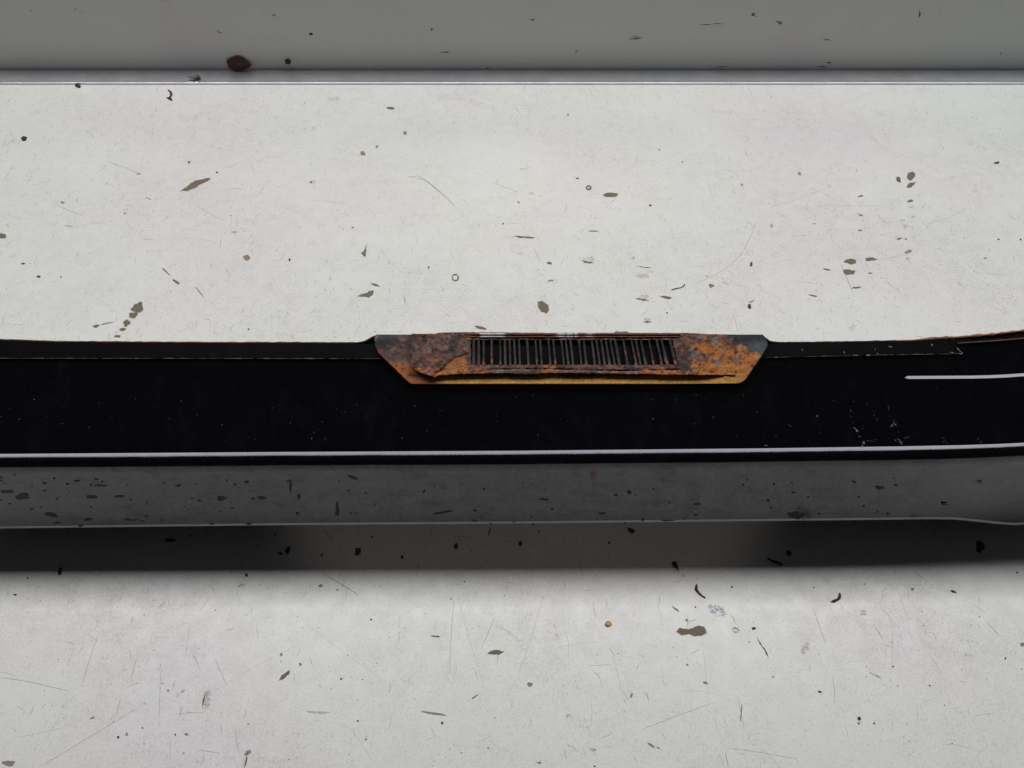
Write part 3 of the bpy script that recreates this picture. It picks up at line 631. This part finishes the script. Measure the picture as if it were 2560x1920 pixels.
# slotted face plate
SL7 = [((198,230),(205,216)),((282,318),(286,311)),((372,410),(376,409)),((460,558),(470,560)),((608,718),(612,718)),((762,800),(772,811)),((852,888),(866,905)),((940,972),(951,994)),((1022,1062),(1046,1085)),((1108,1210),(1131,1236)),((1262,1365),(1291,1396)),((1412,1452),(1446,1485)),((1500,1610),(1532,1641)),((1650,1695),(1692,1736)),((1738,1845),(1786,1893)),((1885,1925),(1942,1976)),((1966,2008),(2028,2062)),((2058,2160),(2112,2225))]
SL8 = [((5,50),(50,98)),((100,215),(160,275)),((262,305),(335,382)),((358,405),(432,480)),((455,500),(540,575)),((545,590),(645,690)),((640,685),(742,776)),((742,860),(845,945)),((905,1025),(1005,1122)),((1070,1110),(1190,1218)),((1165,1215),(1268,1316)),((1262,1390),(1383,1482)),((1425,1540),(1540,1650)),((1590,1640),(1710,1746)),((1690,1805),(1832,1925)),((1862,1890),(2008,2026))]
slots = [((1150+a*.1356, 1150+b*.1356), (1150+c*.1356, 1150+d*.1356)) for (a, b), (c, d) in SL7]+[((1450+a*.12206, 1450+b*.12206), (1450+c*.12206, 1450+d*.12206)) for (a, b), (c, d) in SL8]
T0, T1 = 849.5, 912.5
def hole(px, py):
    if not T0 < py < T1: return False
    t = (py-T0)/(T1-T0)
    return slots[0][0][0]*(1-t)+slots[0][1][0]*t < px < slots[-1][0][1]*(1-t)+slots[-1][1][1]*t
def h_face(px, py):
    h = HF+.0005*fbm(px*.045, py*.05, 5)+.00035*fbm(px*.13, py*.15, 8)
    if px < 1178: h += .0011*smooth(1.5, -1.5, py-lerp_tab(crack, px))             # lifted rust scale above the crack
    h += .0010*math.exp(-((px-1085)/4.5)**2)                                       # upright ridge
    h -= .0014*math.exp(-((py-925-2*math.sin(px*.013))/2.0)**2)*smooth(1200, 1240, px)*smooth(1730, 1690, px)*(.6+.8*fbm(px*.03, 2, 2))
    h -= .0012*math.exp(-((py-842.5)/1.6)**2)*smooth(1150, 1165, px)*smooth(1710, 1690, px)
    h -= (HF-HB-.0006)*smooth(1740, 1830, px)*.92                                  # sinks into the backing at its right end
    return h
frows = [833, 834.5]+[836+1.6*i for i in range(8)]+[849.0, T0+.01]+[852+3*i for i in range(20)]+[T1-.01, 913.2]+[915+1.6*i for i in range(12)]+[934.6, 936]
def fedge(r_):
    a = 1027+5*fbm(2, r_*.06, 4); b = 1838+5*fbm(5, r_*.06, 4)
    return a, b
def face_bottom(px): return lerp_tab([(1020,918),(1036,922),(1060,935),(1088,944),(1096,938),(1180,934),(1280,933),(1316,935.5),(1360,932.5),(1500,933),(1640,936),(1840,938)], px)+1.2*fbm(px*.03, 3, 3)
def face_top(px): return lerp_tab([(1020,834.5),(1088,834),(1096,831.5),(1150,830),(1400,832),(1725,832),(1765,835.2),(1840,836.4)], px)+.6*fbm(px*.05, 9, 3)
V_, F_, K_ = [], [], []; ncol = 400
for r_ in frows:
    for i in range(ncol+1):
        a, b = fedge(r_); px = a+(b-a)*i/ncol; py = r_
        if r_ < 849: py = 849-(849-r_)/(849-833)*(849-face_top(px))
        if r_ > 913: py = 913+(r_-913)/(936-913)*(face_bottom(px)-913)
        V_.append(sp(px, py, h_face(px, py))); K_.append(rust_tint(px, py, 'face'))
nc = ncol+1
for j in range(len(frows)-1):
    for i in range(ncol):
        a, b = fedge(frows[j]); px = a+(b-a)*(i+.5)/ncol
        if hole(px, (frows[j]+frows[j+1])/2): continue
        F_.append((j*nc+i, (j+1)*nc+i, (j+1)*nc+i+1, j*nc+i+1))
face = pm('face_plate', V_, F_, M['rust'], bracket, cols=K_, sm=True)
s_ = face.modifiers.new('thick', 'SOLIDIFY'); s_.thickness = .0016; s_.offset = -1
# black sheet behind the slots
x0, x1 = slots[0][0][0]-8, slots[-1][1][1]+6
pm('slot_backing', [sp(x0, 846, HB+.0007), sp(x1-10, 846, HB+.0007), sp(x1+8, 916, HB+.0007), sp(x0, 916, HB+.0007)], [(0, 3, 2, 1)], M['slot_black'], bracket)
# each bar between two slots
for (A, B), (A2, B2) in zip(slots, slots[1:]):
    V_, K_, F_ = [], [], []; k = 14
    for i in range(k+1):
        t = i/k; t2 = -.02+1.04*t; py = T0+(T1-T0)*t2
        l = A[1]*(1-t)+B[1]*t; r_ = A2[0]*(1-t)+B2[0]*t
        j_ = .5*fbm(l*.3, py*.12, 2); wv = .35*fbm(r_*.2, py*.2, 6)
        l += j_*.7+.3; r_ += wv-.3
        if r_-l < 2.6: mid = (l+r_)/2; l, r_ = mid-1.3, mid+1.3
        thin = -.0012*math.sin(math.pi*t)*max(0, .4+fbm(l*.11, 4, 2))
        hh = HF+thin+.0003*fbm(l*.1, py*.1, 3); mid = (l+r_)/2
        for q, h in ((l, hh-.0012), (l+.5, hh-.0001), (mid, hh+.0001), (r_-.5, hh-.0001), (r_, hh-.0012)):
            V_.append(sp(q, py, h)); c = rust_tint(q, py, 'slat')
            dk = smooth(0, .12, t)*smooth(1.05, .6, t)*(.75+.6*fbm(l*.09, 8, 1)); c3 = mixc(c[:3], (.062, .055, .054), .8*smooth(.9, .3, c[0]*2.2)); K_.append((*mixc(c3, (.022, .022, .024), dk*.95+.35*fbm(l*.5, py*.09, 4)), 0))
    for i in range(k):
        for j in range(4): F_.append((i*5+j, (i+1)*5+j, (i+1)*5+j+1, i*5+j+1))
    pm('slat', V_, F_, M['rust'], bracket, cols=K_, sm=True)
# rolled bead along the top, paint worn to bright metal in places
def beadcol(p):
    px = column(p); n_ = fbm(px*.012, 3, 5)
    wn = max(smooth(1195, 1205, px)*smooth(1268, 1256, px), smooth(1388, 1394, px)*smooth(1446, 1440, px), .6*smooth(1460, 1470, px)*smooth(1490, 1480, px))
    wn *= smooth(-.5, -.1, fbm(px*.2, 7, 2))
    return (*mixc(mixc(BROWN, PURPLE, .5+n_), (.55, .57, .63), wn), .0)
for rr_, rd in ((835.6, .0010), (842.0, .00055)):
    tube_line('rolled_bead', [sp(c, rr_+.5*fbm(c*.02, rr_, 1), HF+.0006) for c in range(1158, 1706, 4)], rd, M['rust'], bracket, cols=beadcol, jag=.4)

# ------------------------------------------------------------------ loose debris on the table
def flake(name, label, cat, pts, mat_, thick=.0012, lift=.0002, curl=.0, group=None):
    P = [at(x, y, .0) for x, y in pts]; c = sum(P, Vector())/len(P)
    if sum(P[i].x*P[(i+1) % len(P)].y-P[(i+1) % len(P)].x*P[i].y for i in range(len(P))) < 0: P.reverse()
    L = max((p-c).length for p in P); n_ = len(P); V_ = []
    for lay, s in ((lift, 1), (lift+thick, .86)):
        for p in P:
            d = (p-c)*s; V_.append(Vector((d.x, d.y, lay+curl*(d.length/L)**2+random.uniform(0, .25)*thick)))
    V_ += [Vector((0, 0, lift)), Vector((0, 0, lift+thick*.9))]
    F_ = [(i, (i+1) % n_, n_+(i+1) % n_, n_+i) for i in range(n_)]+[(n_+i, n_+(i+1) % n_, 2*n_+1) for i in range(n_)]+[((i+1) % n_, i, 2*n_) for i in range(n_)]
    o = mesh(name, V_, F_, M[mat_]); o.location = (c.x, c.y, 0)
    return tag(o, label, cat, group)
def curl_bit(name, label, cat, pts, rad, mat_):
    Q = []
    P = [at(x, y, rad*.9) for x, y in pts]
    for a, b in zip(P, P[1:]):
        for k in range(3): Q.append(a.lerp(b, k/3))
    Q.append(P[-1]); c = Q[0].copy(); c.z = 0
    o = tube_line(name, [q+OFF-c for q in Q], rad, M[mat_], None, seg=6, jag=.7); o.location = c
    return tag(o, label, cat)
# big rust flake leaning against the upstand
zG = (400, 100, .1808)
fp = [(920,275),(985,240),(1065,210),(1110,222),(1165,250),(1215,295),(1265,335),(1230,375),(1150,405),(1050,425),(1010,405),(945,370),(930,320)]
P = []
for x, y in fp:
    px, py = zG[0]+x*zG[2], zG[1]+y*zG[2]
    t = (178-py)/40
    P.append(on_plane(px, py, Vector((0, YW-.006, .003)), Vector((0, math.cos(R(12)), -math.sin(R(12))))))
c0 = Vector((sum(p.x for p in P)/len(P), YW-.006, .003)); n_ = len(P)
zmin = min(p.z for p in P)
P = [p+Vector((0, 0, .0032-zmin)) for p in P]
V_ = [p-c0 for p in P]+[p-c0+Vector((0, -.0012, 0)) for p in P]
cen = sum((p-c0 for p in P), Vector())/n_
V_ += [cen+Vector((.001, -.0042, 0)), cen+Vector((0, .0004, 0))]
o = mesh('rust_flake', V_, [(i, (i+1) % n_, n_+(i+1) % n_, n_+i) for i in range(n_)]+[(n_+i, n_+(i+1) % n_, 2*n_) for i in range(n_)]+[((i+1) % n_, i, 2*n_+1) for i in range(n_)], M['flake_brown'])
o.location = c0; tag(o, 'large dark brown rust flake leaning on the upstand above the metal strip', 'rust flake')
flake('dark_crumb', 'small black crumb stuck low on the upstand right of the large flake', 'crumb', [(713,208),(722,203),(728,209),(724,215),(715,214)], 'flake_dark', .004).location = wpt(720, 153)+Vector((0, -.002, -.002))
def on_strip(o, px, py): p = at(px, py, .003); o.location = (p.x, p.y, .003); return o
on_strip(flake('metal_crumb', 'tiny shiny chip lying on the aluminium strip', 'crumb', [(474,232),(486,226),(500,228),(503,236),(490,241),(478,238)], 'metal_bit', .003, curl=.001), 484, 197)
on_strip(flake('dark_crumb', 'tiny dark chip beside the shiny chip on the aluminium strip', 'crumb', [(490,232),(498,228),(503,234),(495,240)], 'flake_dark', .003), 496, 197)
curl_bit('dirt_crumb', 'forked dark crumb just below the metal strip, upper left', 'crumb', [(420,224),(427,230),(428,238),(424,244),(430,250),(416,243)], .0011, 'flake_dark')
flake('dark_crumb', 'small dark crumb touching the metal strip at far upper left', 'crumb', [(187,213),(195,211),(203,216),(200,221),(190,218)], 'flake_dark', .0015)
flake('dark_crumb', 'dark crumb at the far left edge below the strip', 'crumb', [(53,347),(60,342),(68,344),(65,352),(57,353)], 'flake_dark', .0015)
curl_bit('rust_curl', 'thin dark curled thread of rust right of the bracket on the white top', 'rust curl', [(1678,725),(1690,721),(1702,719),(1709,715),(1712,709)], .0006, 'flake_dark')
flake('reddish_flake', 'tiny upright dark red flake on the top right of centre', 'rust flake', [(1876,656),(1881,657),(1880,665),(1875,667)], 'flake_red', .0009)
flake('reddish_flake', 'small dark red flake lying just behind the right end of the bracket', 'rust flake', [(1870,762),(1876,760),(1878,770),(1873,773),(1869,767)], 'flake_red', .0009)
curl_bit('rust_curl', 'hooked dark red rust curl in front of the panel at right', 'rust curl', [(2099,1482),(2100,1490),(2096,1497),(2086,1502),(2078,1504)], .0008, 'flake_red')
curl_bit('rust_curl', 'twisted dark rust sliver in front of the panel above the blue smear', 'rust curl', [(1742,1460),(1740,1473),(1748,1483),(1756,1490),(1764,1494)], .0008, 'flake_red')
flake('amber_bead', 'small amber orange drop lying in front of the panel', 'drop', blob(1520, 1560, 17, 14, 0, 9, .2), 'orange_bead', .0016)
curl_bit('dark_sliver', 'long thin black sliver in the shadow at right of the panel', 'sliver', [(1917,1394),(1930,1402),(1944,1406),(1957,1413)], .0009, 'flake_dark')
flake('dark_flake', 'black arrow shaped flake at the shadow edge right of centre', 'rust flake', [(1679,1406),(1690,1404),(1692,1411),(1697,1426),(1689,1418),(1682,1414)], 'flake_dark', .0016)
flake('reddish_flake', 'flat reddish sliver near the right edge in front of the panel', 'rust flake', [(2375,1476),(2384,1477),(2391,1482),(2381,1481)], 'flake_red', .0008)
